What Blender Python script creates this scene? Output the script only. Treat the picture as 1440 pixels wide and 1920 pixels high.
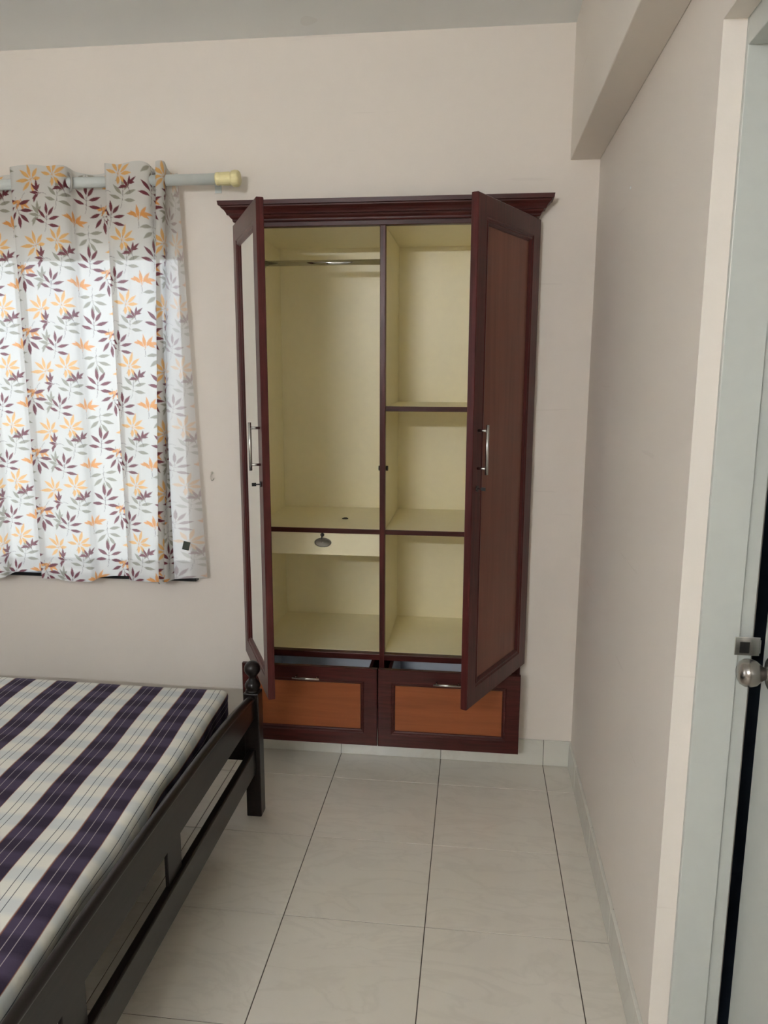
import bpy, bmesh, math, random
import numpy as np
from mathutils import Vector, Matrix
random.seed(7); rng = np.random.RandomState(5)
for o in list(bpy.data.objects): bpy.data.objects.remove(o)
S = bpy.context.scene
C = S.collection
PI = math.pi

# ------------------------------------------------------------------ camera
def make_camera():
    cd = bpy.data.cameras.new('camera'); co = bpy.data.objects.new('camera', cd); C.objects.link(co)
    pitch, yaw, roll = .180, .1189, .0031
    f = Vector((-math.sin(yaw)*math.cos(pitch), math.cos(yaw)*math.cos(pitch), -math.sin(pitch)))
    r = Vector((math.cos(yaw), math.sin(yaw), 0)); u = r.cross(f)
    r2 = r*math.cos(roll)+u*math.sin(roll); u2 = -r*math.sin(roll)+u*math.cos(roll)
    m = Matrix((r2, u2, -f)).transposed().to_4x4(); m.translation = Vector((-.399, -2.833, 1.515))
    co.matrix_world = m
    cd.sensor_fit = 'HORIZONTAL'; cd.sensor_width = 36; cd.lens = 36*1429/1440
    cd.clip_start = .02; cd.clip_end = 200
    S.camera = co
make_camera()

# ------------------------------------------------------------------ light and exposure
W = bpy.data.worlds.new('overcast_sky'); S.world = W; W.use_nodes = True
def setup_world(strength):
    nt = W.node_tree; nt.nodes.clear()
    out = nt.nodes.new('ShaderNodeOutputWorld'); bg = nt.nodes.new('ShaderNodeBackground')
    tc = nt.nodes.new('ShaderNodeTexCoord'); sp = nt.nodes.new('ShaderNodeSeparateXYZ')
    cr = nt.nodes.new('ShaderNodeValToRGB'); mp = nt.nodes.new('ShaderNodeMapRange')
    mp.inputs[1].default_value = -1; mp.inputs[2].default_value = 1
    e = cr.color_ramp.elements
    e[0].position = .46; e[0].color = (.60, .64, .66, 1)
    e[1].position = .54; e[1].color = (.82, .89, 1, 1)
    nt.links.new(tc.outputs['Generated'], sp.inputs[0]); nt.links.new(sp.outputs[2], mp.inputs[0])
    nt.links.new(mp.outputs[0], cr.inputs[0]); nt.links.new(cr.outputs[0], bg.inputs[0])
    bg.inputs[1].default_value = strength; nt.links.new(bg.outputs[0], out.inputs[0])
setup_world(3.0)
FILL_WIN = (-3.55, -2.45, .90, 2.10)              # unseen window added in left wall, lifts room light (y0, y1, z0, z1)
def portal(name, loc, rot, sx, sy):
    l = bpy.data.lights.new(name, 'AREA'); l.shape = 'RECTANGLE'; l.size = sx; l.size_y = sy
    l.cycles.is_portal = True
    o = bpy.data.objects.new(name, l); C.objects.link(o); o.location = loc; o.rotation_euler = rot
WIN = (-2.90, -1.51, .718, 1.975)            # curtained window in the back wall
Y0 = -4.6; XL = -3.4; H = 2.662
portal('window_portal', ((WIN[0]+WIN[1])/2, .16, (WIN[2]+WIN[3])/2), (-PI/2, 0, 0), WIN[1]-WIN[0], WIN[3]-WIN[2])
portal('fill_window_portal', (XL-.15, (FILL_WIN[0]+FILL_WIN[1])/2, (FILL_WIN[2]+FILL_WIN[3])/2), (0, -PI/2, 0), FILL_WIN[3]-FILL_WIN[2], FILL_WIN[1]-FILL_WIN[0])
vs = S.view_settings
S.display_settings.display_device = 'sRGB'
vs.view_transform = 'Standard'; vs.look = 'None'; vs.gamma = 1; vs.use_curve_mapping = False
vs.exposure = .42
S.cycles.max_bounces = 14; S.cycles.diffuse_bounces = 8; S.cycles.glossy_bounces = 4
S.cycles.transparent_max_bounces = 8; S.cycles.transmission_bounces = 6
S.cycles.use_denoising = True; S.cycles.sample_clamp_indirect = 40
S.cycles.caustics_reflective = False; S.cycles.caustics_refractive = False

# ------------------------------------------------------------------ materials
def lin(c):
    r = []
    for v in c:
        v /= 255; r.append(v/12.92 if v <= .04045 else ((v+.055)/1.055)**2.4)
    return (*r, 1)
class N:
    """small helper around a node tree"""
    def __init__(s, name):
        s.m = bpy.data.materials.new(name); s.m.use_nodes = True; s.t = s.m.node_tree
        s.t.nodes.clear(); s.out = s.t.nodes.new('ShaderNodeOutputMaterial')
    def n(s, kind, **k):
        nd = s.t.nodes.new('ShaderNode'+kind)
        for a, b in k.items(): setattr(nd, a, b)
        return nd
    def set(s, sock, v):
        if isinstance(v, bpy.types.NodeSocket): s.t.links.new(v, sock)
        else: sock.default_value = v
    def math(s, op, a, b=0.0, c=0.0):
        nd = s.n('Math', operation=op); s.set(nd.inputs[0], a); s.set(nd.inputs[1], b); s.set(nd.inputs[2], c)
        return nd.outputs[0]
    def mix(s, f, a, b, blend='MIX'):
        nd = s.n('Mix', data_type='RGBA', blend_type=blend)
        s.set(nd.inputs[0], f); s.set(nd.inputs[6], a); s.set(nd.inputs[7], b)
        return nd.outputs[2]
    def coords(s, kind='Object', scale=(1, 1, 1)):
        tc = s.n('TexCoord'); mp = s.n('Mapping'); mp.inputs['Scale'].default_value = scale
        s.t.links.new(tc.outputs[kind], mp.inputs[0]); return mp.outputs[0]
    def noise(s, vec, scale, detail=4, rough=.5, dist=0):
        nd = s.n('TexNoise'); s.t.links.new(vec, nd.inputs['Vector'])
        nd.inputs['Scale'].default_value = scale; nd.inputs['Detail'].default_value = detail
        nd.inputs['Roughness'].default_value = rough; nd.inputs['Distortion'].default_value = dist
        return nd.outputs[0]
    def ramp(s, f, stops):
        nd = s.n('ValToRGB'); s.set(nd.inputs[0], f); e = nd.color_ramp.elements
        while len(e) < len(stops): e.new(.5)
        for q, (p, c) in zip(e, stops):
            q.position = p; q.color = c if len(c) == 4 else lin(c)
        return nd.outputs[0]
    def pbr(s, col, rough=.5, metal=0, bump=None, bstr=.1, bdist=.002, coat=0, spec=.5, coat_rough=.1):
        b = s.n('BsdfPrincipled'); s.set(b.inputs['Base Color'], col); s.set(b.inputs['Roughness'], rough)
        b.inputs['Metallic'].default_value = metal; b.inputs['Coat Weight'].default_value = coat
        b.inputs['Coat Roughness'].default_value = coat_rough
        b.inputs['Specular IOR Level'].default_value = spec
        if bump is not None:
            bp = s.n('Bump'); bp.inputs['Strength'].default_value = bstr; bp.inputs['Distance'].default_value = bdist
            s.set(bp.inputs['Height'], bump); s.t.links.new(bp.outputs[0], b.inputs['Normal'])
        s.t.links.new(b.outputs[0], s.out.inputs[0]); return s.m

def wall_paint(name, c1, c2):
    n = N(name); v = n.coords()
    big = n.noise(v, 1.1, 3); fine = n.noise(v, 240, 2)
    col = n.mix(n.math('MULTIPLY', big, .8), lin(c1), lin(c2))
    sc = n.noise(n.coords(scale=(1.2, 1.2, 26)), 1.4, 3, .55)
    col = n.mix(n.math('MULTIPLY', n.math('GREATER_THAN', sc, .70), .10), col, lin((165, 152, 140)))
    h = n.math('ADD', n.math('MULTIPLY', fine, .3), n.noise(v, 14, 3))
    return n.pbr(col, .62, bump=h, bstr=.12, bdist=.004, spec=.3)
M = {}
M['wall'] = wall_paint('cream_wall_paint', (226, 218, 208), (221, 214, 207))
M['ceiling'] = wall_paint('white_ceiling_paint', (232, 234, 233), (226, 229, 228))

def varnish(name, c1, c2, axis=2, rough=.32, coat=0, scale=1.0, spec=.2):
    n = N(name); sc = [34*scale]*3; sc[axis] = 2.2*scale
    v = n.coords(scale=tuple(sc)); g = n.noise(v, 2.4, 5, .6, .6)
    col = n.ramp(g, [(.30, c1), (.72, c2)])
    sp = n.noise(n.coords(), 55, 2); col = n.mix(n.math('MULTIPLY', n.math('GREATER_THAN', sp, .72), .35), col, lin(c2))
    return n.pbr(col, rough, bump=g, bstr=.035, bdist=.001, coat=coat, coat_rough=.18, spec=spec)
M['maroon'] = varnish('maroon_varnish', (56, 24, 22), (86, 38, 36), 2)
M['maroon_h'] = varnish('maroon_varnish_horizontal', (50, 22, 20), (78, 35, 31), 0)
M['door_ply'] = varnish('brown_door_ply', (106, 63, 50), (120, 74, 58), 2, .42, .05, .5)
M['drawer_ply'] = varnish('orange_drawer_ply', (130, 72, 42), (146, 84, 50), 0, .42, .05, .5)
M['bed'] = varnish('black_brown_bed_polish', (20, 16, 15), (33, 27, 25), 1, .30, .12)
def plain(name, c, rough=.5, metal=0, **k):
    n = N(name); v = n.coords(); g = n.noise(v, 30, 3)
    col = n.mix(n.math('MULTIPLY', g, .25), lin(c), lin([max(0, x*.88) for x in c]))
    return n.pbr(col, rough, metal, bump=g, bstr=.03, **k)
M['laminate'] = plain('cream_laminate', (240, 232, 200), .38)
M['liner'] = plain('blue_white_drawer_liner', (236, 242, 252), .3)
M['steel'] = plain('brushed_steel', (196, 194, 190), .26, 1)
M['chrome'] = plain('chrome', (200, 200, 196), .10, 1)
M['knob'] = plain('satin_nickel', (158, 152, 146), .24, 1)
M['pull'] = plain('dull_pull_metal', (120, 115, 106), .5, .7)
M['eyelet'] = plain('grey_eyelet', (176, 172, 166), .4, .3)
M['dark'] = plain('dark_metal', (22, 20, 20), .4)
M['granite'] = plain('black_granite', (16, 16, 18), .25)
M['rod'] = plain('grey_white_rod_paint', (203, 209, 206), .32)
M['finial'] = plain('cream_plastic', (232, 221, 168), .4)
M['frame'] = plain('grey_white_enamel', (190, 193, 188), .36)
M['alu'] = plain('white_window_frame', (225, 228, 230), .4)
M['mattress'] = plain('mattress_cloth', (60, 52, 60), .9)
M['label'] = plain('dark_green_label', (70, 76, 66), .7)
M['ply'] = plain('bed_plywood', (74, 54, 42), .8)
M['hook'] = plain('painted_hook', (196, 190, 176), .4)
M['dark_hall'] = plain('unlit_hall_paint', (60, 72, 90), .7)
def mirror():
    n = N('mirror_glass'); b = n.n('BsdfGlossy'); b.inputs[0].default_value = (.86, .88, .86, 1); b.inputs['Roughness'].default_value = .01
    n.t.links.new(b.outputs[0], n.out.inputs[0]); return n.m
M['mirror'] = mirror()
def glass():
    n = N('window_glass'); t = n.n('BsdfTransparent'); t.inputs[0].default_value = (.97, .98, .98, 1)
    g = n.n('BsdfGlossy'); g.inputs['Roughness'].default_value = .02; mx = n.n('MixShader'); mx.inputs[0].default_value = .06
    n.t.links.new(t.outputs[0], mx.inputs[1]); n.t.links.new(g.outputs[0], mx.inputs[2]); n.t.links.new(mx.outputs[0], n.out.inputs[0]); return n.m
M['glass'] = glass()
def tile_mat(name, c1, c2, rough=.055):
    n = N(name); tc = n.n('TexCoord'); oi = n.n('ObjectInfo')
    mp = n.n('Mapping'); n.t.links.new(tc.outputs['Object'], mp.inputs[0])
    off = n.n('CombineXYZ'); n.set(off.inputs[0], n.math('MULTIPLY', oi.outputs['Random'], 37.0)); n.set(off.inputs[1], n.math('MULTIPLY', oi.outputs['Random'], 11.0))
    n.t.links.new(off.outputs[0], mp.inputs['Location']); mp.inputs['Rotation'].default_value = (0, 0, .6)
    v = mp.outputs[0]
    mp.inputs['Scale'].default_value = (1, 2.6, 1)
    vein = n.noise(v, 3.0, 5, .55, 1.2)
    ve = n.math('SUBTRACT', 1.0, n.math('MULTIPLY', n.math('ABSOLUTE', n.math('SUBTRACT', vein, .5)), 22.0), 0)
    ve = n.math('MAXIMUM', ve, 0.0)
    col = n.mix(n.noise(v, 2, 3), lin(c1), lin(c2))
    col = n.mix(n.math('MULTIPLY', ve, .16), col, lin((178, 172, 162)))
    sp = n.noise(v, 160, 1); col = n.mix(n.math('MULTIPLY', n.math('GREATER_THAN', sp, .76), .12), col, lin((150, 142, 130)))
    tint = n.math('MULTIPLY', oi.outputs['Random'], .10); col = n.mix(tint, col, lin((190, 186, 178)))
    return n.pbr(col, n.math('ADD', rough, n.math('MULTIPLY', n.noise(v, 3, 3), .05)), spec=.5)
M['tile'] = tile_mat('vitrified_floor_tile', (222, 217, 207), (213, 207, 196))
M['skirt'] = tile_mat('skirting_tile', (214, 213, 205), (204, 203, 195), .12)
M['grout'] = plain('grey_grout', (84, 75, 66), .9)

def sheet_mat():
    n = N('striped_bedsheet_cloth'); tc = n.n('TexCoord'); sp = n.n('SeparateXYZ'); n.t.links.new(tc.outputs['UV'], sp.inputs[0])
    wob = n.noise(n.coords(scale=(2, 1, 1)), 6, 2)
    x = n.math('ADD', sp.outputs[0], n.math('MULTIPLY', n.math('SUBTRACT', wob, .5), .005)); y = sp.outputs[1]
    u = n.math('FRACT', n.math('DIVIDE', x, .1493))      # 0 .. .49 navy, .49 .. 1 white
    def line(c, w):
        d = n.math('ABSOLUTE', n.math('SUBTRACT', u, c)); return n.math('LESS_THAN', d, w)
    navy = n.math('LESS_THAN', u, .487)
    thr = n.noise(n.coords(scale=(1, 1, 1)), 420, 2, .7)
    wv = n.noise(n.coords('UV', scale=(40, 700, 1)), 1.0, 2, .6)
    band = n.math('PINGPONG', n.math('DIVIDE', y, .046), 1.0)
    band = n.math('SMOOTH_MAX', n.math('MULTIPLY', n.math('SUBTRACT', band, .35), 3.0), 0.0, .1); band = n.math('MINIMUM', band, 1.0)
    white = n.mix(band, lin((216, 214, 204)), lin((196, 200, 199)))
    nav = n.mix(band, lin((66, 56, 76)), lin((38, 30, 46)))
    nav = n.mix(n.math('MULTIPLY', thr, .25), nav, lin((86, 76, 100)))
    white = n.mix(n.math('MULTIPLY', wv, .25), white, lin((176, 178, 178)))
    col = n.mix(navy, white, nav)
    for c in (.145, .285): col = n.mix(n.math('MULTIPLY', line(c, .0065), .55), col, lin((190, 180, 178)))
    for c in (.675, .795): col = n.mix(n.math('MULTIPLY', line(c, .0065), .85), col, lin((48, 48, 66)))
    for c in (.487, .0085, .994): col = n.mix(n.math('MULTIPLY', line(c, .0075), .6), col, lin((140, 86, 58)))
    b = n.math('ADD', n.math('MULTIPLY', thr, .4), wv)
    return n.pbr(col, .88, bump=b, bstr=.25, bdist=.001, spec=.2)
M['sheet'] = sheet_mat()
def curtain_mat():
    n = N('leaf_print_curtain_cloth'); a = n.n('VertexColor', layer_name='print')
    w = n.noise(n.coords(scale=(1, 1, 1)), 500, 2, .6)
    col = n.mix(n.math('MULTIPLY', w, .06), a.outputs[0], lin((170, 166, 160)))
    d = n.n('BsdfDiffuse'); n.set(d.inputs[0], col)
    t = n.n('BsdfTranslucent'); n.set(t.inputs[0], n.mix(.12, col, (.9, .93, 1, 1)))
    mx = n.n('MixShader'); mx.inputs[0].default_value = .32
    n.t.links.new(d.outputs[0], mx.inputs[1]); n.t.links.new(t.outputs[0], mx.inputs[2])
    # open weave: part of the light passes straight through
    tr = n.n('BsdfTransparent'); n.set(tr.inputs[0], n.mix(.65, (1, 1, 1, 1), col)); m2 = n.n('MixShader'); m2.inputs[0].default_value = .115
    n.t.links.new(mx.outputs[0], m2.inputs[1]); n.t.links.new(tr.outputs[0], m2.inputs[2]); n.t.links.new(m2.outputs[0], n.out.inputs[0])
    return n.m
M['curtain'] = curtain_mat()

# ------------------------------------------------------------------ mesh helpers
def box(bm, x0, x1, y0, y1, z0, z1, mi=0):
    v = [bm.verts.new((x, y, z)) for x in (x0, x1) for y in (y0, y1) for z in (z0, z1)]
    for f in ((0, 1, 3, 2), (4, 6, 7, 5), (0, 4, 5, 1), (2, 3, 7, 6), (0, 2, 6, 4), (1, 5, 7, 3)):
        q = bm.faces.new([v[i] for i in f]); q.material_index = mi
def tube(bm, p0, p1, r, seg=16, r2=None, cap=True):
    p0, p1 = Vector(p0), Vector(p1); d = (p1-p0).normalized(); r2 = r if r2 is None else r2
    a = d.orthogonal().normalized(); b = d.cross(a)
    R = [[bm.verts.new(p+(a*math.cos(t)+b*math.sin(t))*rr) for t in [2*PI*i/seg for i in range(seg)]] for p, rr in ((p0, r), (p1, r2))]
    for i in range(seg): bm.faces.new((R[0][i], R[0][(i+1) % seg], R[1][(i+1) % seg], R[1][i])).smooth = True
    if cap: bm.faces.new(R[0][::-1]); bm.faces.new(R[1])
def lathe(bm, prof, axis='z', at=(0, 0, 0), seg=32, flute=0, nfl=12):
    rings = []
    for r, h in prof:
        ring = []
        for i in range(seg):
            t = 2*PI*i/seg; rr = r*(1+flute*math.cos(nfl*t)) if r > 1e-4 else 1e-4
            c, s = rr*math.cos(t), rr*math.sin(t)
            p = {'z': (c, s, h), 'x': (h, c, s), 'y': (c, h, s)}[axis]
            ring.append(bm.verts.new((p[0]+at[0], p[1]+at[1], p[2]+at[2])))
        rings.append(ring)
    for a, b in zip(rings, rings[1:]):
        for i in range(seg): bm.faces.new((a[i], a[(i+1) % seg], b[(i+1) % seg], b[i])).smooth = True
    bm.faces.new(rings[0]); bm.faces.new(rings[-1])
def rect_ring(bm, x0, x1, z0, z1, prof, yf=0):
    """closed mitred frame; prof = closed list of (inset from the outer edge, y)"""
    R = []
    for d, y in prof:
        R.append([bm.verts.new(p) for p in ((x0+d, y+yf, z0+d), (x1-d, y+yf, z0+d), (x1-d, y+yf, z1-d), (x0+d, y+yf, z1-d))])
    k = len(R)
    for i in range(k):
        a, b = R[i], R[(i+1) % k]
        for j in range(4): bm.faces.new((a[j], a[(j+1) % 4], b[(j+1) % 4], b[j]))
def obj(name, bm, mats, parent=None, bevel=0, seg=2, smooth=False, loc=None, rot=None):
    if isinstance(bm, bmesh.types.BMesh):
        bmesh.ops.recalc_face_normals(bm, faces=bm.faces[:])
        me = bpy.data.meshes.new(name); bm.to_mesh(me); bm.free()
    else: me = bm
    for m in (mats if isinstance(mats, (list, tuple)) else [mats]):
        if len(me.materials) < (len(mats) if isinstance(mats, (list, tuple)) else 1): me.materials.append(m)
    if smooth: me.shade_smooth()
    o = bpy.data.objects.new(name, me); C.objects.link(o)
    if parent: o.parent = parent
    if loc: o.location = loc
    if rot: o.rotation_euler = rot
    if bevel:
        b = o.modifiers.new('bevel', 'BEVEL'); b.width = bevel; b.segments = seg; b.limit_method = 'ANGLE'; b.angle_limit = .6
    return o
def bobj(name, dims, mat, parent=None, bevel=0, **k):
    bm = bmesh.new(); box(bm, *dims); return obj(name, bm, mat, parent, bevel, **k)
def thing(name, label, cat, loc=(0, 0, 0), group=None):
    o = bpy.data.objects.new(name, None); C.objects.link(o); o.location = loc; o.empty_display_size = .05
    o['label'] = label; o['category'] = cat
    if group: o['group'] = group
    return o
def tag(o, label, cat, group=None):
    o['label'] = label; o['category'] = cat
    if group: o['group'] = group
    return o
def struct(o, label=None, cat=None):
    o['kind'] = 'structure'
    if label: o['label'] = label
    if cat: o['category'] = cat
    return o

# ------------------------------------------------------------------ room shell
T = .16
WX0, WX1 = -1.270, -.208            # wardrobe frame, outer edges
def wall_with_holes(bm, a0, a1, z0, z1, y0, y1, holes):
    """wall in x, split around holes (x0,x1,z0,z1)"""
    xs = sorted({a0, a1, *[h[0] for h in holes], *[h[1] for h in holes]})
    for xa, xb in zip(xs, xs[1:]):
        hs = sorted([h for h in holes if h[0] <= xa+1e-6 and h[1] >= xb-1e-6], key=lambda h: h[2])
        z = z0
        for h in hs:
            if h[2] > z+1e-6: box(bm, xa, xb, y0, y1, z, h[2])
            z = h[3]
        if z < z1-1e-6: box(bm, xa, xb, y0, y1, z, z1)
NI = (-1.260, -.220, .105, 2.045)
bm = bmesh.new()
wall_with_holes(bm, XL-T, .16, -.05, H, 0, T, [(WIN[0], WIN[1], WIN[2], WIN[3]), NI])
# masonry around and behind the cupboard recess
wall_with_holes(bm, -1.42, -.06, -.05, H, T, .50, [NI]); box(bm, -1.42, -.06, .50, .58, -.05, H)
wb = struct(obj('wall_back', bm, M['wall']), 'cream painted wall that holds the window and the open wardrobe', 'wall')
bm = bmesh.new(); box(bm, XL-T, .16, Y0-T, Y0, -.05, H)
struct(obj('wall_front', bm, M['wall']), 'cream painted wall behind the photographer', 'wall')
bm = bmesh.new(); box(bm, XL-T, XL, Y0, FILL_WIN[0], -.05, H); box(bm, XL-T, XL, FILL_WIN[1], 0, -.05, H)
box(bm, XL-T, XL, FILL_WIN[0], FILL_WIN[1], -.05, FILL_WIN[2]); box(bm, XL-T, XL, FILL_WIN[0], FILL_WIN[1], FILL_WIN[3], H)
struct(obj('wall_left', bm, M['wall']), 'cream painted wall at the head of the bed', 'wall')
DY0, DY1, DZ = -2.29, -1.36, 2.105
bm = bmesh.new()
box(bm, 0, .0395, DY1, 0, -.05, H); box(bm, .0395, .16, DY1+.0505, 0, -.05, H); box(bm, 0, .0395, Y0, DY0, -.05, H); box(bm, .0395, .16, Y0, DY0-.0505, -.05, H)
box(bm, 0, .0395, DY0, DY1, DZ, H); box(bm, .0395, .16, DY0-.0505, DY1+.0505, DZ+.0055, H)
struct(obj('wall_right', bm, M['wall']), 'cream painted wall on the right, ending at the doorway', 'wall')
struct(bobj('ceiling', (XL-T, .16, Y0-T, T, H, H+.1), M['ceiling']), 'flat white ceiling', 'ceiling')
struct(bobj('trim_1', (-.100, 0, Y0, 0, 2.2330, H), M['wall'], bevel=.003), 'boxed cream concrete beam running along the top of the right wall', 'beam')
# dark passage beyond the door
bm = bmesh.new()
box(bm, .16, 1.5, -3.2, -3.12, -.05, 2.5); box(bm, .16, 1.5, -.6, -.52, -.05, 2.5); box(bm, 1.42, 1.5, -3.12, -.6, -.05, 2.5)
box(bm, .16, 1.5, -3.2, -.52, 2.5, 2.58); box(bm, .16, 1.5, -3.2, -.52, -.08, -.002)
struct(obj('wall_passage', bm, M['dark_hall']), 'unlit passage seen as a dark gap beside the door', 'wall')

# ---- floor tiles
fl = struct(bobj('floor', (XL-T, .16, Y0-T, T, -.06, -.0022), M['grout']), 'glossy off-white tiled floor with grey joints', 'floor')
TX, TY, XM, YM = .4012, .378, -.506, -.1975
def tile_mesh(w, d, nm):
    g = .0014; bm = bmesh.new(); box(bm, -w/2+g, w/2-g, -d/2+g, d/2-g, -.008, 0)
    bmesh.ops.bevel(bm, geom=[e for e in bm.edges if all(v.co.z > -.001 for v in e.verts)], offset=.0004, segments=1, affect='EDGES')
    bmesh.ops.recalc_face_normals(bm, faces=bm.faces[:])
    me = bpy.data.meshes.new(nm); bm.to_mesh(me); bm.free(); me.materials.append(M['tile']); return me
xe = sorted([XM+i*TX for i in range(-8, 3) if XL < XM+i*TX < -.001]+[XL, 0.0])
ye = sorted([YM-i*TY for i in range(0, 13) if Y0 < YM-i*TY < -.001]+[Y0, 0.0])
cache = {}
for xa, xb in zip(xe, xe[1:]):
    for ya, yb in zip(ye, ye[1:]):
        key = (round(xb-xa, 4), round(yb-ya, 4))
        if key not in cache: cache[key] = tile_mesh(xb-xa, yb-ya, 'tile')
        o = bpy.data.objects.new('tile', cache[key]); C.objects.link(o); o.parent = fl
        o.location = ((xa+xb)/2, (ya+yb)/2, random.uniform(-.0003, .0003))
# threshold floor in the doorway
box_th = bobj('door_sill', (0.0, .16, DY0, DY1, -.05, -.0002), M['tile'], fl)

# ---- skirting
SK = .105
def skirting(name, label, runs, axis):
    root = None
    bmb = bmesh.new()
    for (a, b, pos, th) in runs:
        lo, hi = sorted((pos, pos+th*.25))
        if axis == 'x': box(bmb, a, b, lo, hi, 0, SK-.001)
        else: box(bmb, lo, hi, a, b, 0, SK-.001)
    root = struct(obj(name, bmb, M['grout']), label, 'skirting')
    for (a, b, pos, th) in runs:
        cuts = (xe if axis == 'x' else ye); c = [a]+[q for q in cuts if a+.02 < q < b-.02]+[b]
        for p, q in zip(c, c[1:]):
            bm = bmesh.new(); lo, hi = sorted((pos, pos+th))
            if axis == 'x':
                box(bm, p+.0008, q-.0008, lo, hi, .001, SK)
                for v in bm.verts:      # the tiles lean back a little
                    if v.co.z < .01 and abs(v.co.y) > .005 and th < 0 and pos == 0: v.co.y -= .0015
            else: box(bm, lo, hi, p+.0008, q-.0008, .001, SK)
            obj('skirting_tile', bm, M['skirt'], root, bevel=.001, seg=1)
skirting('baseboard_back', 'pale grey tile skirting under the wardrobe', [(XL, 0, 0, -.009)], 'x')
skirting('baseboard_right', 'pale grey tile skirting along the right wall', [(DY1, -.0095, 0, -.009), (Y0+.01, DY0, 0, -.009)], 'y')
skirting('baseboard_left', 'pale tile skirting at the left wall', [(Y0+.01, -.0095, XL, .009)], 'y')
skirting('baseboard_front', 'pale tile skirting behind the photographer', [(XL+.0095, -.0095, Y0, .009)], 'x')

# ---- windows
def window(name, label, x0, x1, z0, z1, yc, sill=None):
    bm = bmesh.new()
    rect_ring(bm, x0, x1, z0, z1, [(0, -.03), (.015, -.03), (.015, .03), (0, .03)], yc)
    w = struct(obj(name, bm, M['alu'], bevel=.002), label, 'window')
    mid = (x0+x1)/2
    for k, (a, b, dy) in enumerate(((x0+.012, mid+.01, -.012), (mid-.01, x1-.012, .012))):
        bm = bmesh.new(); rect_ring(bm, a, b, z0+.012, z1-.012, [(0, -.010), (.018, -.010), (.018, .010), (0, .010)], yc+dy)
        s = obj('sash', bm, M['alu'], w, bevel=.0015)
        bobj('pane', (a+.017, b-.017, yc+dy-.002, yc+dy+.002, z0+.029, z1-.029), M['glass'], s)
    return w
w1 = window('window_1', 'daylit sliding window behind the leaf-print curtain', WIN[0], WIN[1], WIN[2], WIN[3], .10)
bobj('window_sill', (WIN[0]-.03, -1.480, -.028, T-.03, .7025, .7175), M['granite'], w1, .002)['label'] = 'black granite window sill'
w2 = window('fill_window', 'unseen window added in the left wall to lift the room light', FILL_WIN[0], FILL_WIN[1], FILL_WIN[2], FILL_WIN[3], 0)  # added opening out of view, lets in extra daylight
w2.rotation_euler = (0, 0, PI/2); w2.location = (XL-.10, 0, 0)
# ---- tube light on the wall behind the photographer (it casts the shelf and rod shadows)
def tube_light(x0, x1, z, watts):
    t = thing('tube_light', 'white batten with a lit tube high on the wall behind the photographer', 'light', ((x0+x1)/2, Y0, z)); hw = (x1-x0)/2
    bm = bmesh.new(); box(bm, -hw-.03, hw+.03, .001, .030, -.022, .022); obj('batten', bm, M['frame'], t, bevel=.003)
    for s_ in (-1, 1): bm = bmesh.new(); box(bm, s_*(hw+.012)-.010, s_*(hw+.012)+.010, .0305, .072, -.016, .016); obj('end_cap', bm, M['frame'], t, bevel=.003)
    bm = bmesh.new(); tube(bm, (-hw, .055, 0), (hw, .055, 0), .013, 20)
    n = N('lit_tube'); e = n.n('Emission'); e.inputs[0].default_value = (.94, .97, 1, 1); e.inputs[1].default_value = watts
    n.t.links.new(e.outputs[0], n.out.inputs[0]); obj('tube', bm, n.m, t)
tube_light(-1.90, -1.00, 2.20, 360)

# ---- door 1 on the right: frame, leaf ajar, knob, strike
bm = bmesh.new()
def jamb(ya, yb, s):          # s=+1 the far jamb (stop towards the camera side)
    box(bm, .040, .112, min(ya, yb), max(ya, yb), 0, 2.075)
    box(bm, .112, .140, min(ya, yb-s*.012), max(ya, yb), 0, 2.075)
# far jamb: front face at y = DY1 (camera side), rebate set back 12 mm
box(bm, .040, .112, DY1-.010, DY1+.05, 0, 2.110); box(bm, .112, .140, DY1+.000, DY1+.05, 0, 2.110)
box(bm, .040, .112, DY0-.05, DY0+.010, 0, 2.110); box(bm, .112, .140, DY0-.05, DY0, 0, 2.110)
box(bm, .040, .112, DY0+.010, DY1-.010, 2.060, 2.110); box(bm, .112, .140, DY0, DY1, 2.075, 2.110)
d1 = struct(obj('door_1', bm, M['frame'], bevel=.0012), 'grey-white painted door with a round steel knob, standing ajar', 'door')
leaf = obj('door_leaf', (lambda b: (box(b, 0, .035, 0, DY1-DY0-.024, .008, 2.065), b)[1])(bmesh.new()), M['frame'], d1, bevel=.002,
           loc=(.118, DY0+.008, 0), rot=(0, 0, -math.radians(2.4)))
bm = bmesh.new()
ky = DY1-DY0-.024-.062; kz = .975
lathe(bm, [(.001, -.0625), (.014, -.062), (.021, -.058), (.0255, -.050), (.0262, -.042), (.0235, -.031), (.0155, -.022), (.0115, -.016), (.012, -.010), (.0295, -.0075), (.031, 0), (.001, .0001)], 'x', (0, ky, kz), 40)
obj('knob', bm, M['knob'], leaf)['label'] = 'round brushed steel door knob'
bm = bmesh.new(); box(bm, .104, .150, DY1-.0125, DY1-.010, .985, 1.022); box(bm, .148, .152, DY1-.0125, DY1-.001, .990, 1.017)
sp_ = obj('strike_plate', bm, M['steel'], d1, bevel=.0008)
bobj('strike_hole', (.113, .131, DY1-.0131, DY1-.0124, .990, 1.012), M['dark'], sp_)

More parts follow.
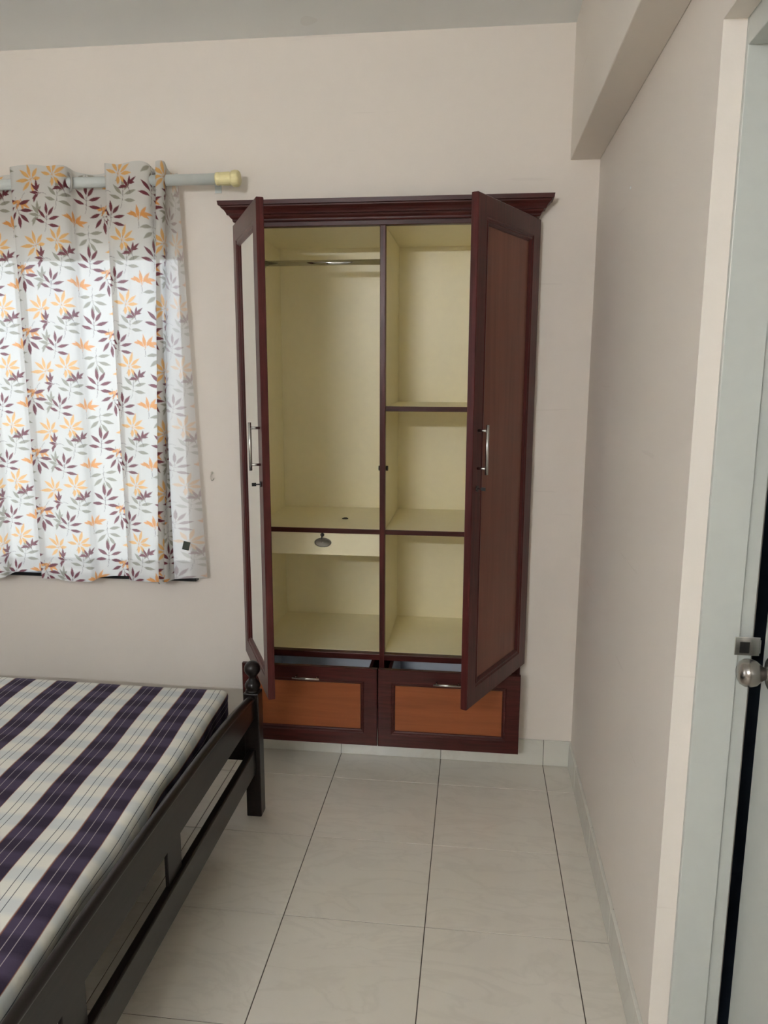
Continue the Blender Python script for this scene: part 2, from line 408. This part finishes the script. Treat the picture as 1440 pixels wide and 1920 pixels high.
# ------------------------------------------------------------------ wardrobe
YF = -.030
wd = thing('wardrobe', 'maroon framed built-in wardrobe with both doors open and cream shelves inside', 'wardrobe', (-.739, 0, .10))
def W_(name, dims, mat, parent=wd, bevel=.0012, **k):
    px, py, pz = (-.739, 0, .10)
    bm = bmesh.new(); x0, x1, y0, y1, z0, z1 = dims
    if parent is wd: box(bm, x0-px, x1-px, y0-py, y1-py, z0-pz, z1-pz)
    else: box(bm, x0-px, x1-px, y0-py, y1-py, z0-pz, z1-pz)
    return obj(name, bm, mat, parent, bevel, **k)
DVX = (-.7500, -.7315)
ZT, ZB = 2.030, .437
W_('stile', (WX0, -1.240, YF, -.0005, .100, 2.050), M['maroon'], bevel=.003)
W_('stile', (-.240, WX1, YF, -.0005, .100, 2.050), M['maroon'], bevel=.003)
W_('top_rail', (-1.2395, -.2405, YF, -.0005, ZT, 2.050), M['maroon_h'], bevel=.002)
W_('bottom_rail', (-1.2395, -.2405, YF, -.0005, .412, ZB), M['maroon_h'], bevel=.002)
W_('side_panel', (-1.258, -1.240, 0, .46, .110, ZT), M['laminate'])
W_('side_panel', (-.240, -.222, 0, .46, .110, ZT), M['laminate'])
W_('top_panel', (-1.258, -.222, 0, .46, ZT, ZT+.012), M['laminate'])
W_('back_panel', (-1.258, -.222, .461, .473, .110, ZT+.012), M['laminate'])
W_('bottom_panel', (-1.2395, -.2405, 0, .46, .415, ZB), M['laminate'])
dv = W_('divider', (DVX[0], DVX[1], 0, .46, ZB+.0005, ZT-.0005), M['laminate'])
W_('edge_strip', (DVX[0]-.001, DVX[1]+.001, YF-.001, -.0003, .110, ZT-.0005), M['maroon'], dv, .002)['label'] = 'maroon front edge of the divider'
W_('drawer_divider', (DVX[0], DVX[1], 0, .46, .110, .4145), M['maroon'])
def shelf(x0, x1, z, th=.017, yf=-.020):
    s = W_('shelf', (x0, x1, yf+.008, .46, z-th, z), M['laminate'])
    W_('edge_strip', (x0, x1, yf, yf+.0075, z-th-.001, z), M['maroon_h'], s, .0015)['label'] = 'maroon shelf edge'
    return s
shelf(-1.2395, DVX[0]-.0005, .930); shelf(DVX[1]+.0005, -.2405, .930); shelf(DVX[1]+.0005, -.2405, 1.395)
# cornice
def cornice():
    bm = bmesh.new(); px, py, pz = (-.739, 0, .10)
    prof = [(0, 2.046), (.010, 2.046), (.013, 2.050), (.013, 2.055), (.020, 2.062), (.022, 2.068), (.029, 2.069), (.031, 2.075),
            (.036, 2.083), (.043, 2.089), (.046, 2.092), (.046, 2.096), (.053, 2.098), (.055, 2.112), (0, 2.112)]
    L = []
    for d, z in prof:
        L.append([bm.verts.new((x-px, y-py, z-pz)) for x, y in ((WX0-d, -.0006), (WX0-d, YF-d), (WX1+d, YF-d), (WX1+d, -.0006))])
    for a, b in zip(L, L[1:]):
        for j in range(3): bm.faces.new((a[j], a[j+1], b[j+1], b[j]))
    for j in (0, 3): bm.faces.new([r[j] for r in L])
    bm.faces.new((L[0][0], L[0][3], L[-1][3], L[-1][0]))
    bm.faces.new((L[0][0], L[0][1], L[0][2], L[0][3]))
    obj('cornice', bm, M['maroon_h'], wd)
cornice()
# hanging rod
bm = bmesh.new(); tube(bm, (-1.239+.739, .205, 1.937-.10), (-.7505+.739, .205, 1.937-.10), .0105, 20)
rd = obj('hanging_rod', bm, M['chrome'], wd)
for x in (-1.236, -.7535):
    bm = bmesh.new(); tube(bm, (x-.0035+.739, .205, 1.837), (x+.0025+.739, .205, 1.837), .017, 20); obj('rod_socket', bm, M['chrome'], rd)
for x0, x1 in ((-.7585, -.7505), (-.731, -.723)):
    bm = bmesh.new(); tube(bm, (x0+.739, .004, 1.063), (x1+.739, .004, 1.063), .0095, 18); obj('door_catch', bm, M['dark'], wd)
# handle built along local z, standing off in -y
def handle_bm(L, off=.030, r=.0052, horiz=False, inset=.018):
    bm = bmesh.new(); tube(bm, (0, -off, -L/2), (0, -off, L/2), r, 14)
    for s in (-1, 1): tube(bm, (0, 0, s*(L/2-inset)), (0, -off, s*(L/2-inset)), r*.8, 12); 
    if horiz: bmesh.ops.rotate(bm, verts=bm.verts[:], cent=(0, 0, 0), matrix=Matrix.Rotation(PI/2, 3, 'Y'))
    return bm
# doors: closed in the xz plane, hinge at local x=0, outer face at y=-TH
TH, DW, DZ0, DZ1 = .024, .490, .430, 2.035
def wardrobe_door(side):
    hx = -1.262 if side < 0 else -.214
    x0, x1 = (0, DW) if side < 0 else (-DW, 0)
    h = DZ1-DZ0; bm = bmesh.new()
    rect_ring(bm, x0, x1, 0, h, [(.002, -TH), (.060, -TH), (.063, -TH+.003), (.068, -TH+.0035), (.071, -TH+.001), (.075, -TH+.002), (.080, -TH+.008),
                                 (.083, -TH+.009), (.083, -.004), (.078, -.0015), (.002, 0), (0, -.002), (0, -TH+.002)])
    ang = math.radians(64.2)
    d = obj('door', bm, M['maroon'], wd, loc=(hx+.739, YF, DZ0-.10), rot=(0, 0, side*ang))
    a, b = x0+.0825, x1-.0825
    if side < 0: p = bobj('mirror', (a, b, -TH+.0095, -.006, .0825, h-.0825), M['mirror'], d); p['label'] = 'mirror panel reflecting the cream wall'
    else: p = bobj('door_panel', (a, b, -TH+.0095, -.006, .0825, h-.0825), M['door_ply'], d); p['label'] = 'plain brown veneer panel'
    bobj('back_sheet', (a, b, -.0058, -.0022, .0825, h-.0825), M['laminate'], d)
    ex = (x1-.034) if side < 0 else (x0+.034)
    obj('handle', handle_bm(.154, .032), M['steel'], d, loc=(ex, -TH, 1.283-DZ0))['label'] = 'steel bar handle'
    bm = bmesh.new(); tube(bm, (0, 0, 0), (0, -.0035, 0), .0095, 20); tube(bm, (0, -.003, 0), (0, -.018, 0), .0022, 8); box(bm, -.0012, .0012, -.030, -.016, -.0055, .0055)
    obj('lock_with_key', bm, M['dark'], d, loc=(ex, -TH, 1.160-DZ0))
    for z in (.12, h/2, h-.12):
        bm = bmesh.new(); tube(bm, (0, 0, z-.03), (0, 0, z+.03), .0045, 10); obj('hinge', bm, M['dark'], d)
    return d
wardrobe_door(-1)['label'] = 'left door with a mirror, standing open'; wardrobe_door(1)['label'] = 'right door with a brown panel, standing open'
# bottom drawers, pulled out
def drawer(x0, x1, hcx):
    yF = -.125; z0, z1 = .100, .412; px, pz = -.739, .10
    bm = bmesh.new()
    rect_ring(bm, x0-px, x1-px, z0-pz, z1-pz, [(.002, 0), (.050, 0), (.054, .003), (.059, .0035), (.063, .006), (.065, .009), (.065, .019), (0, .019), (0, .002)], yF)
    d = obj('drawer', bm, M['maroon_h'], wd)
    p = bobj('drawer_panel', (x0-px+.0645, x1-px-.0645, yF+.0095, yF+.0185, z0-pz+.0645, z1-pz-.0645), M['drawer_ply'], d); p['label'] = 'orange-brown veneer panel'
    bm = bmesh.new(); a, b, c, e, t = x0+.030, x1-.030, yF+.0195, .32, .012
    lo, hi = .135, .385
    for q in ((a, a+t, c, e), (b-t, b, c, e), (a+t, b-t, e-t, e), (a+t, b-t, c, c+t*.5)): box(bm, q[0]-px, q[1]-px, q[2], q[3], lo-pz, hi-pz)
    obj('drawer_box', bm, M['maroon_h'], d)
    bm = bmesh.new(); l = .0015; a2, b2, c2, e2 = a+t, b-t, c+t*.5, e-t
    xa, xb, ya, yb, za, zb = a2-px+.0003, b2-px-.0003, c2+.0003, e2-.0003, lo-pz, hi-pz-.004
    o_ = [bm.verts.new(p) for z in (za, zb) for p in ((xa, ya, z), (xb, ya, z), (xb, yb, z), (xa, yb, z))]
    i_ = [bm.verts.new(p) for z in (za+l, zb) for p in ((xa+l, ya+l, z), (xb-l, ya+l, z), (xb-l, yb-l, z), (xa+l, yb-l, z))]
    bm.faces.new(o_[:4]); bm.faces.new(i_[:4])
    for k in range(4):
        j = (k+1) % 4; bm.faces.new((o_[k], o_[j], o_[j+4], o_[k+4])); bm.faces.new((i_[k], i_[j], i_[j+4], i_[k+4])); bm.faces.new((o_[k+4], o_[j+4], i_[j+4], i_[k+4]))
    obj('liner', bm, M['liner'], d)['label'] = 'blue-white drawer lining'
    obj('handle', handle_bm(.106, .026, .0048, True, .012), M['steel'], d, loc=(hcx-px, yF, .372-pz))
    return d
drawer(-1.274, -.7475, -1.017); drawer(-.7435, -.2105, -.480)
# small inner drawer
def inner_drawer():
    px, pz = -.739, .10; x0, x1, z0, z1 = -1.238, -.7515, .822, .9105
    d = bobj('inner_drawer', (x0-px, x1-px, -.004, .012, z0-pz, z1-pz), M['laminate'], wd, .0015)
    d['label'] = 'shallow cream drawer below the middle shelf'
    bm = bmesh.new(); box(bm, x0-px+.01, x1-px-.01, .0125, .36, z0-pz+.008, z0-pz+.014)
    for q in ((x0+.01, x0+.02, .0125, .36), (x1-.02, x1-.01, .0125, .36), (x0+.02, x1-.02, .35, .36)): box(bm, q[0]-px, q[1]-px, q[2], q[3], z0-pz+.014, z1-pz-.012)
    obj('drawer_box', bm, M['laminate'], d)
    cx, cz = -.974-px, .8715-pz
    bm = bmesh.new()
    seg = 28; rings = []
    for k, (sx, sz, y) in enumerate(((.033, .0185, -.004), (.033, .0185, -.0075), (.029, .0155, -.0085), (.026, .0125, -.0055), (.001, .001, -.0050))):
        rings.append([bm.verts.new((cx+sx*math.cos(2*PI*i/seg), y, cz+sz*math.sin(2*PI*i/seg))) for i in range(seg)])
    for a, b in zip(rings, rings[1:]):
        for i in range(seg): bm.faces.new((a[i], a[(i+1) % seg], b[(i+1) % seg], b[i])).smooth = True
    obj('recessed_pull', bm, M['pull'], d)['label'] = 'oval metal pull'
    bm = bmesh.new(); tube(bm, (cx-.002, -.004, cz+.030), (cx-.002, -.008, cz+.030), .0075, 18); box(bm, cx-.0045, cx-.0015, -.020, -.007, cz+.016, cz+.033)
    obj('lock_with_key', bm, M['dark'], d)
inner_drawer()
# scrap on the middle shelf
bm = bmesh.new(); pts = [(0, 0), (.012, .004), (.026, .003), (.034, -.003), (.025, -.008), (.010, -.009)]
v0 = [bm.verts.new((x*.8-.013, y, 0)) for x, y in pts]; v1 = [bm.verts.new((x*.7-.011, y*.7, .004+.002*math.sin(i))) for i, (x, y) in enumerate(pts)]
bm.faces.new(v0[::-1]); bm.faces.new(v1)
for i in range(6): bm.faces.new((v0[i], v0[(i+1) % 6], v1[(i+1) % 6], v1[i]))
tag(obj('dark_scrap', bm, M['dark'], loc=(-.919, .181, .9302)), 'tiny black scrap lying on the middle cream shelf above the inner drawer', 'scrap')

# ------------------------------------------------------------------ bed
BX = -1.116
bed = thing('bed', 'low black-brown wooden bed with a railed footboard and ball-topped post', 'bed', (BX, -1.41, 0))
def B_(name, dims, mat=None, parent=bed, bevel=.003):
    x0, x1, y0, y1, z0, z1 = dims; bm = bmesh.new(); box(bm, x0-BX, x1-BX, y0+1.41, y1+1.41, z0, z1)
    return obj(name, bm, mat or M['bed'], parent, bevel)
def post(x, y):
    h = .026; bm = bmesh.new(); box(bm, -h, h, -h, h, 0, .452)
    p = obj('post', bm, M['bed'], bed, .003, loc=(x-BX, y+1.41, 0))
    prof = [(.024, .452), (.0245, .456), (.021, .459), (.0235, .464), (.0265, .470), (.0262, .477), (.022, .486), (.0145, .494), (.0118, .500), (.0125, .505), (.0165, .509)]
    for k in range(1, 13):
        a = -PI/2+.62+(PI-.62)*k/12; prof.append((max(.0272*math.cos(a), .0005), .5325+.0272*math.sin(a)))
    bm = bmesh.new(); lathe(bm, prof, 'z', (0, 0, 0), 36)
    obj('finial', bm, M['bed'], p)['label'] = 'turned ball finial'
post(-1.129, -.464); post(-1.129, -2.356); post(-3.22, -.464); post(-3.22, -2.356)
def rail_top(y):
    t = min(abs(y+.49), abs(y+2.33)); t = max(t, 0)
    return .446+.046*(1-math.exp(-t/.22))
def top_rail():
    bm = bmesh.new(); ys = np.linspace(-2.330, -.4905, 60); rings = []
    sec = [(-.0095, 0), (-.0095, -.016), (-.0125, -.010), (-.0135, -.004), (-.011, .003), (-.005, .0065), (.002, .0065), (.008, .003), (.0115, -.004), (.0105, -.010), (.0085, -.014), (.0085, 0)]
    for y in ys:
        z = rail_top(y)-.0065; r = []
        xc = BX-.0095
        r.append(bm.verts.new((xc-.0095-BX, y+1.41, .367)))
        for dx, dz in sec[1:-1]: r.append(bm.verts.new((xc+dx-BX, y+1.41, z+dz)))
        r.append(bm.verts.new((xc+.0085-BX, y+1.41, .367)))
        rings.append(r)
    for a, b in zip(rings, rings[1:]):
        for i in range(len(a)):
            j = (i+1) % len(a); f = bm.faces.new((a[i], a[j], b[j], b[i])); f.smooth = 0 < i < len(a)-2
    bm.faces.new(rings[0]); bm.faces.new(rings[-1])
    obj('top_rail', bm, M['bed'], bed)
top_rail()
B_('lower_rail', (BX-.024, BX, -2.3298, -.4902, .168, .254), bevel=.004)
for yc in (-1.165, -1.655): B_('spacer', (BX-.0225, BX-.013, yc-.043, yc+.043, .2545, .3665), bevel=.002)
B_('side_rail', (-3.194, -1.1552, -.476, -.452, .200, .330)); B_('side_rail', (-3.194, -1.1552, -2.368, -2.344, .200, .330))
B_('headboard', (-3.23, -3.205, -2.33, -.49, .20, .95))
for k in range(9): B_('slat', (-1.235-.235*k-.045, -1.235-.235*k+.045, -2.3435, -.4765, .312, .3345), M['ply'], bevel=.001)
B_('base_board', (-3.19, -1.142, -2.343, -.477, .3355, .3495), M['ply'], bevel=.001)['label'] = 'brown plywood base'
# mattress and striped sheet
MX0, MX1, MY0, MY1, MZ0, MZ1 = -3.10, -1.188, -2.25, -.530, .3503, .487
bm = bmesh.new(); box(bm, MX0+.006, MX1-.008, MY0+.006, MY1-.006, MZ0, MZ1-.006)
tag(obj('mattress', bm, M['mattress'], bevel=.03, seg=4), 'thick double mattress under the striped sheet', 'mattress')
def bedsheet():
    R = .028; side = .094; step = .016
    def prof(total, e0, e1):      # positions across: (coordinate, drop, arc length)
        # flat part then quarter arc then vertical, both ends
        L = e1-e0-2*R; q = R*PI/2; hi = side; P = []
        tot = hi+q+L+q+hi; n = int(tot/step); 
        for i in range(n+1):
            s = tot*i/n
            if s < hi: P.append((e0, hi+R-s, s))
            elif s < hi+q: a = (s-hi)/R; P.append((e0+R-R*math.cos(a), R-R*math.sin(a), s))
            elif s < hi+q+L: P.append((e0+R+s-hi-q, 0, s))
            elif s < hi+q+L+q: a = (s-hi-q-L)/R; P.append((e1-R+R*math.sin(a), R-R*math.cos(a), s))
            else: P.append((e1, R+(s-hi-q-L-q), s))
        return P
    PX = prof(0, MX0, MX1); PY = prof(0, MY0, MY1)
    sx0 = next(p[2] for p in PX if p[1] == 0) ; x_at = [p for p in PX if p[1] == 0][0]
    y_at = [p for p in PY if p[1] == 0][0]
    V, UV = [], []
    for (x, dx, su) in PX:
        for (y, dy, sv) in PY:
            drop = max(dx, dy)
            dd = min(drop, side+R*.6)
            # unfolded position keeps the print continuous down the sides
            ux = x_at[0]+(su-x_at[2]); vy = y_at[0]+(sv-y_at[2])
            top = 1 if drop < .002 else 0
            z = MZ1+.004-dd + .0035*math.sin(5.1*x+2.2*y)*top + .002*math.sin(17*y+3*x)
            xx, yy = x, y
            if dx > .03 and x > -2: xx = x + .005*math.sin(13*y)+.004*math.sin(31*y+1.2)*min(1, dx*8)
            if dy > .03 and y > -1: yy = y + .004*math.sin(16*x)
            if dx > 0 and dy > 0:      # corners pulled in
                k = min(dx, dy)/side; xx -= math.copysign(.02*k, x-(MX0+MX1)/2); yy -= math.copysign(.02*k, y-(MY0+MY1)/2)
            sk = .028*max(0, min(1, (-y-.6)/1.3))*max(0, min(1, (x+1.6)/.35)); xx += sk
            V.append((xx, yy, z)); UV.append((ux+sk+.072*(vy+.541)+1.331+.1493*20, vy))
    nx, ny = len(PX), len(PY)
    F = [(i*ny+j, (i+1)*ny+j, (i+1)*ny+j+1, i*ny+j+1) for i in range(nx-1) for j in range(ny-1)]
    me = bpy.data.meshes.new('bedsheet'); me.from_pydata(V, [], F); uv = me.uv_layers.new(name='UVMap')
    li = np.zeros(len(me.loops), 'i'); me.loops.foreach_get('vertex_index', li)
    uv.data.foreach_set('uv', np.array(UV, 'f')[li].ravel()); me.shade_smooth()
    o = obj('bedsheet', me, M['sheet']); o.modifiers.new('sub', 'SUBSURF').render_levels = 1
    so = o.modifiers.new('thick', 'SOLIDIFY'); so.thickness = .0015; so.offset = 1
    tag(o, 'navy and white striped cotton sheet stretched over the mattress', 'bedsheet')
bedsheet()

# ------------------------------------------------------------------ curtain rod
RY, RZ = -.088, 2.183
cr = thing('curtain_rod', 'grey-white curtain rod with a cream end cap above the window', 'curtain rod', (-1.35, RY, RZ))
bm = bmesh.new(); tube(bm, (-3.12+1.35, 0, 0), (-1.318+1.35, 0, 0), .0185, 24); obj('rod_tube', bm, M['rod'], cr)
for xa, s in ((-1.322, 1), (-3.116, -1)):
    bm = bmesh.new(); pf = [(.0205, 0), (.0215, .004), (.0215, .010), (.0195, .013), (.0215, .017), (.0225, .045), (.0215, .050), (.0195, .053), (.0255, .058), (.0275, .066), (.0265, .078), (.0225, .084), (.001, .0845)]
    lathe(bm, [(r, s*h) for r, h in pf], 'x', (xa+1.35, 0, 0), 72, .02, 18); obj('finial', bm, M['finial'], cr)['label'] = 'fluted cream end cap'
for xa in (-1.345, -3.09):
    bm = bmesh.new(); box(bm, xa-.006+1.35, xa+.006+1.35, .016, -RY-.001, -.006, .006); box(bm, xa-.012+1.35, xa+.012+1.35, -RY-.004, -RY-.0005, -.028, .028)
    obj('bracket', bm, M['rod'], cr)

# ------------------------------------------------------------------ curtain
def catmull(P, n):
    P = np.array(P, float); P = np.vstack([2*P[0]-P[1], P, 2*P[-1]-P[-2]]); out = []
    for i in range(1, len(P)-2):
        t = np.linspace(0, 1, n, endpoint=False)[:, None]; a, b, c, d = P[i-1], P[i], P[i+1], P[i+2]
        out.append(.5*(2*b+(c-a)*t+(2*a-5*b+4*c-d)*t**2+(3*b-a-3*c+d)*t**3))
    out.append(P[-2][None]); return np.vstack(out)
def curtain():
    top, bot = [(-3.06, -.060)], [(-3.06, -.060)]
    for xs, xe_ in ((-2.96, -2.80), (-2.62, -2.47), (-2.33, -2.235), (-2.068, -1.868), (-1.712, -1.560)):
        seq = [(xs-.045, -.058), (xs-.012, -.064), (xs-.004, -.090), (xs-.008, -.112), (xs+.008, -.122), (xs+.05, -.117), ((xs+xe_)/2, -.121), (xe_-.035, -.122), (xe_-.006, -.112), (xe_+.004, -.090), (xe_+.016, -.066), (xe_+.055, -.060)]
        if xs == -1.712: seq = seq[:-2]+[(xe_+.010, -.074)]
        top += seq
        bot += [(x, -.085+(y+.085)*.92-.004*math.sin(60*x)) for x, y in seq]
    top += [(-1.540, -.072), (-1.534, -.094), (-1.530, -.117), (-1.520, -.124), (-1.506, -.120), (-1.500, -.108), (-1.503, -.088), (-1.505, -.070), (-1.500, -.055), (-1.490, -.050), (-1.478, -.047)]
    bot += [(-1.606, -.092), (-1.602, -.104), (-1.598, -.114), (-1.588, -.118), (-1.578, -.114), (-1.574, -.100), (-1.575, -.080), (-1.560, -.064), (-1.520, -.052), (-1.475, -.046), (-1.430, -.042)]
    fold_index = len(top)-6
    NS = 60; A = catmull(top, NS); B = catmull(bot, NS)
    mid = (A+B)/2; seg = np.r_[0, np.cumsum(np.linalg.norm(np.diff(mid, axis=0), axis=1))]
    s_fold = seg[fold_index*NS]; s_vis = seg[np.argmax(mid[:, 0] > -2.30)]
    ss = np.r_[np.arange(0, s_vis, .012), np.arange(s_vis, seg[-1], .0021)]; ss[-1] = seg[-1]
    ip = lambda P: np.c_[np.interp(ss, seg, P[:, 0]), np.interp(ss, seg, P[:, 1])]
    A, B = ip(A), ip(B); n = len(ss)
    ZT_, ZB_ = 2.228, .722; m = int((ZT_-ZB_)/.0021); tz = np.linspace(0, 1, m)
    t = tz[None, :]; X = A[:, :1]*(1-t)+B[:, :1]*t; Y = A[:, 1:]*(1-t)+B[:, 1:]*t
    flap = (ss > s_fold)[:, None]*1.0
    # soft gathers
    Y = Y+.0022*np.sin(ss[:, None]*46+3*t)*np.minimum(1, t*5)
    front = np.clip((-(A[:, 1:])-.085)/.035, -1, 1)
    ztop = ZT_+.010*front+.004*np.sin(ss[:, None]*38)
    zbot = ZB_+.006*np.sin(ss[:, None]*11+.6)-.006*front
    Z = ztop*(1-t)+zbot*t
    ok = Y > -.0
    V = np.stack([X, Y, Z], 2).reshape(-1, 3)
    i, j = np.meshgrid(np.arange(n-1), np.arange(m-1), indexing='ij'); a = (i*m+j).ravel()
    F = np.stack([a, a+m, a+m+1, a+1], 1)
    me = bpy.data.meshes.new('curtain'); me.vertices.add(len(V)); me.vertices.foreach_set('co', V.astype('f').ravel())
    me.loops.add(F.size); me.loops.foreach_set('vertex_index', F.astype('i').ravel())
    me.polygons.add(len(F)); me.polygons.foreach_set('loop_start', np.arange(0, F.size, 4, dtype='i')); me.polygons.foreach_set('loop_total', np.full(len(F), 4, 'i'))
    me.update(); me.shade_smooth()
    # ---- leaf print, painted in fabric coordinates (u across, v down), repeat UW x VH
    UW, VH = .322, .2215
    uu = np.repeat(ss[:, None]-s_fold, m, 1); vv = np.repeat(tz[None, :]*(ZT_-ZB_), n, 0)
    wash = lambda c: np.array(lin(c)[:3])
    col = np.ones((n, m, 3))*wash((215, 214, 209))
    MAR, ORA, GRY, STM = wash((104, 18, 36)), wash((222, 150, 66)), wash((152, 150, 134)), wash((84, 74, 78))
    OR2 = wash((228, 172, 92))
    def wrapd(du, dv): return (du+UW/2) % UW-UW/2, (dv+VH/2) % VH-VH/2
    def leaf(x, y, ang, L, w, c, al=1.0):
        du, dv = wrapd(uu-(x+.5*L*math.cos(ang)), vv-(y-.5*L*math.sin(ang)))
        p = du*math.cos(ang)-dv*math.sin(ang); q = du*math.sin(ang)+dv*math.cos(ang)
        tt = np.clip(p/L+.5, 0, 1); hw = w*np.sin(PI*tt**.85)**1.15+.0001
        mk = np.clip((hw-np.abs(q))/.0011+.5, 0, 1)*((np.abs(p) < L/2))*al
        nonlocal col; col = col*(1-mk[..., None])+c*mk[..., None]
    def stem(x, y, ang, L, bend, c, w=.0007):
        k = 8; px, py = x, y; a = ang
        for _ in range(k):
            l = L/k
            du, dv = wrapd(uu-(px+.5*l*math.cos(a)), vv-(py-.5*l*math.sin(a)))
            p = du*math.cos(a)-dv*math.sin(a); q = du*math.sin(a)+dv*math.cos(a)
            mk = np.clip((w-np.abs(q))/.001+.5, 0, 1)*(np.abs(p) < l*.55)*.75
            nonlocal col; col = col*(1-mk[..., None])+c*mk[..., None]
            px += l*math.cos(a); py -= l*math.sin(a); a += bend/k
    def sprig(x, y, c, s=1.0, up=1, rot=0, al=1.0, kind=0):
        d = math.radians
        base = {0: [(172, .004, .040), (140, .016, .042), (98, .028, .044), (58, .026, .042), (18, .018, .046), (-4, .002, .045)],
                1: [(165, .022, .036), (128, .004, .038), (92, .0, .046), (52, .004, .044), (6, .016, .046), (-34, .028, .036)],
                2: [(180, .0, .036), (128, .0, .040), (84, .002, .046), (42, .0, .044), (6, .0, .044), (-42, .0, .040), (-84, .0, .030)]}[kind]
        f = 1 if up > 0 else -1
        bx, by = x-.026*s*math.cos(d(90*f)+rot), y+.026*s*math.sin(d(90*f)+rot)
        stem(bx-.006*math.sin(d(90*f)+rot), by, d(90*f)+rot-.45, .028*s, .8, STM); stem(x, y, d(90*f)+rot, .034*s, .15, STM)
        for ang, off, L in base:
            a = d(ang)*f+rot
            ox, oy = off*s*math.cos(d(90*f)+rot), off*s*math.sin(d(90*f)+rot)
            leaf(x+ox+.008*s*math.cos(a), y-oy-.008*s*math.sin(a), a, L*s, .0060*s, c, al)
            stem(x+ox, y-oy, a, .010*s, 0, c, .0006)
    # grey first, then orange, then maroon on top
    sprig(.090, .120, GRY, 1.0, 1, -.15); sprig(.200, .205, GRY, 1.05, -1, .05, 1, 0); sprig(.026, .170, GRY, .95, 1, 1.4, 1, 1)
    sprig(.080, .030, OR2, 1.0, 1, -.2, .95, 2); sprig(.150, .195, ORA, 1.0, 1, .1, .95, 1); sprig(.318, .050, OR2, 1.05, 1, 1.7, .95, 2); sprig(.275, .110, ORA, .8, -1, -.5, .95, 1)
    sprig(.200, .112, MAR, 1.05, 1, -.05); sprig(.045, .196, MAR, .95, 1, -.12); sprig(.256, .130, MAR, 1.05, -1, .22, 1, 0); sprig(.030, .093, MAR, .85, 1, 1.5, 1, 1); sprig(.118, .085, MAR, .8, 1, .5, 1, 1)
    # reverse side of the print is paler
    rev = (ss > s_fold+.004)[:, None, None]
    pale = col*.42+wash((205, 200, 194))*.58
    col = np.where(rev, pale, col)
    # stitched side hem
    hem = ((np.abs(ss-s_fold+.062) < .0009)[:, None, None]); col = np.where(hem, col*.75, col)
    rgba = np.ones((n*m, 4), 'f'); rgba[:, :3] = col.reshape(-1, 3)
    at = me.color_attributes.new('print', 'FLOAT_COLOR', 'POINT'); at.data.foreach_set('color', rgba.ravel())
    o = obj('curtain', me, M['curtain'])
    tag(o, 'white curtain printed with maroon, orange and grey leaf sprigs, daylight behind it', 'curtain')
    for xx in (-1.868, -1.548, -2.235):
        bm = bmesh.new(); seg_ = 28
        R = [[bm.verts.new((dx, r*math.cos(2*PI*k/seg_), r*math.sin(2*PI*k/seg_))) for k in range(seg_)] for r, dx in ((.0235, -.002), (.0235, .002), (.033, .003), (.035, 0), (.033, -.003))]
        for q in range(5):
            for k in range(seg_): bm.faces.new((R[q][k], R[q][(k+1) % seg_], R[(q+1) % 5][(k+1) % seg_], R[(q+1) % 5][k])).smooth = True
        obj('eyelet_ring', bm, M['eyelet'], o, loc=(xx+.004, RY-.008, RZ), rot=(0, 0, .8))
    bm = bmesh.new(); box(bm, -.013, .013, -.0008, .0008, -.017, .017)
    lb = obj('care_label', bm, M['label'], o, loc=(-1.500, -.066, .856), rot=(.1, .25, .3)); lb['label'] = 'small dark green care label'
curtain()

# ------------------------------------------------------------------ wall hook
bm = bmesh.new(); P = [(0, 0, .014), (0, -.010, .011), (0, -.018, .000), (.001, -.019, -.009), (.003, -.014, -.015), (.006, -.006, -.013), (.008, -.004, -.006)]
for a, b in zip(P, P[1:]): tube(bm, a, b, .0016, 10)
tube(bm, (0, -.0002, .014), (0, -.003, .014), .005, 14)
hk = tag(obj('wall_hook', bm, M['hook'], loc=(-1.409, 0, 1.120)), 'tiny painted wall hook between the curtain and the wardrobe', 'hook')

# dried paint blob on the right wall
bm = bmesh.new(); lathe(bm, [(.0042, 0), (.0036, -.0012), (.0015, -.0022), (.0004, -.0024)], 'x', (0, 0, 0), 14)
obj('paint_spot', bm, M['ceiling'], bpy.data.objects['wall_right'], loc=(-.0001, -.596, 2.008))
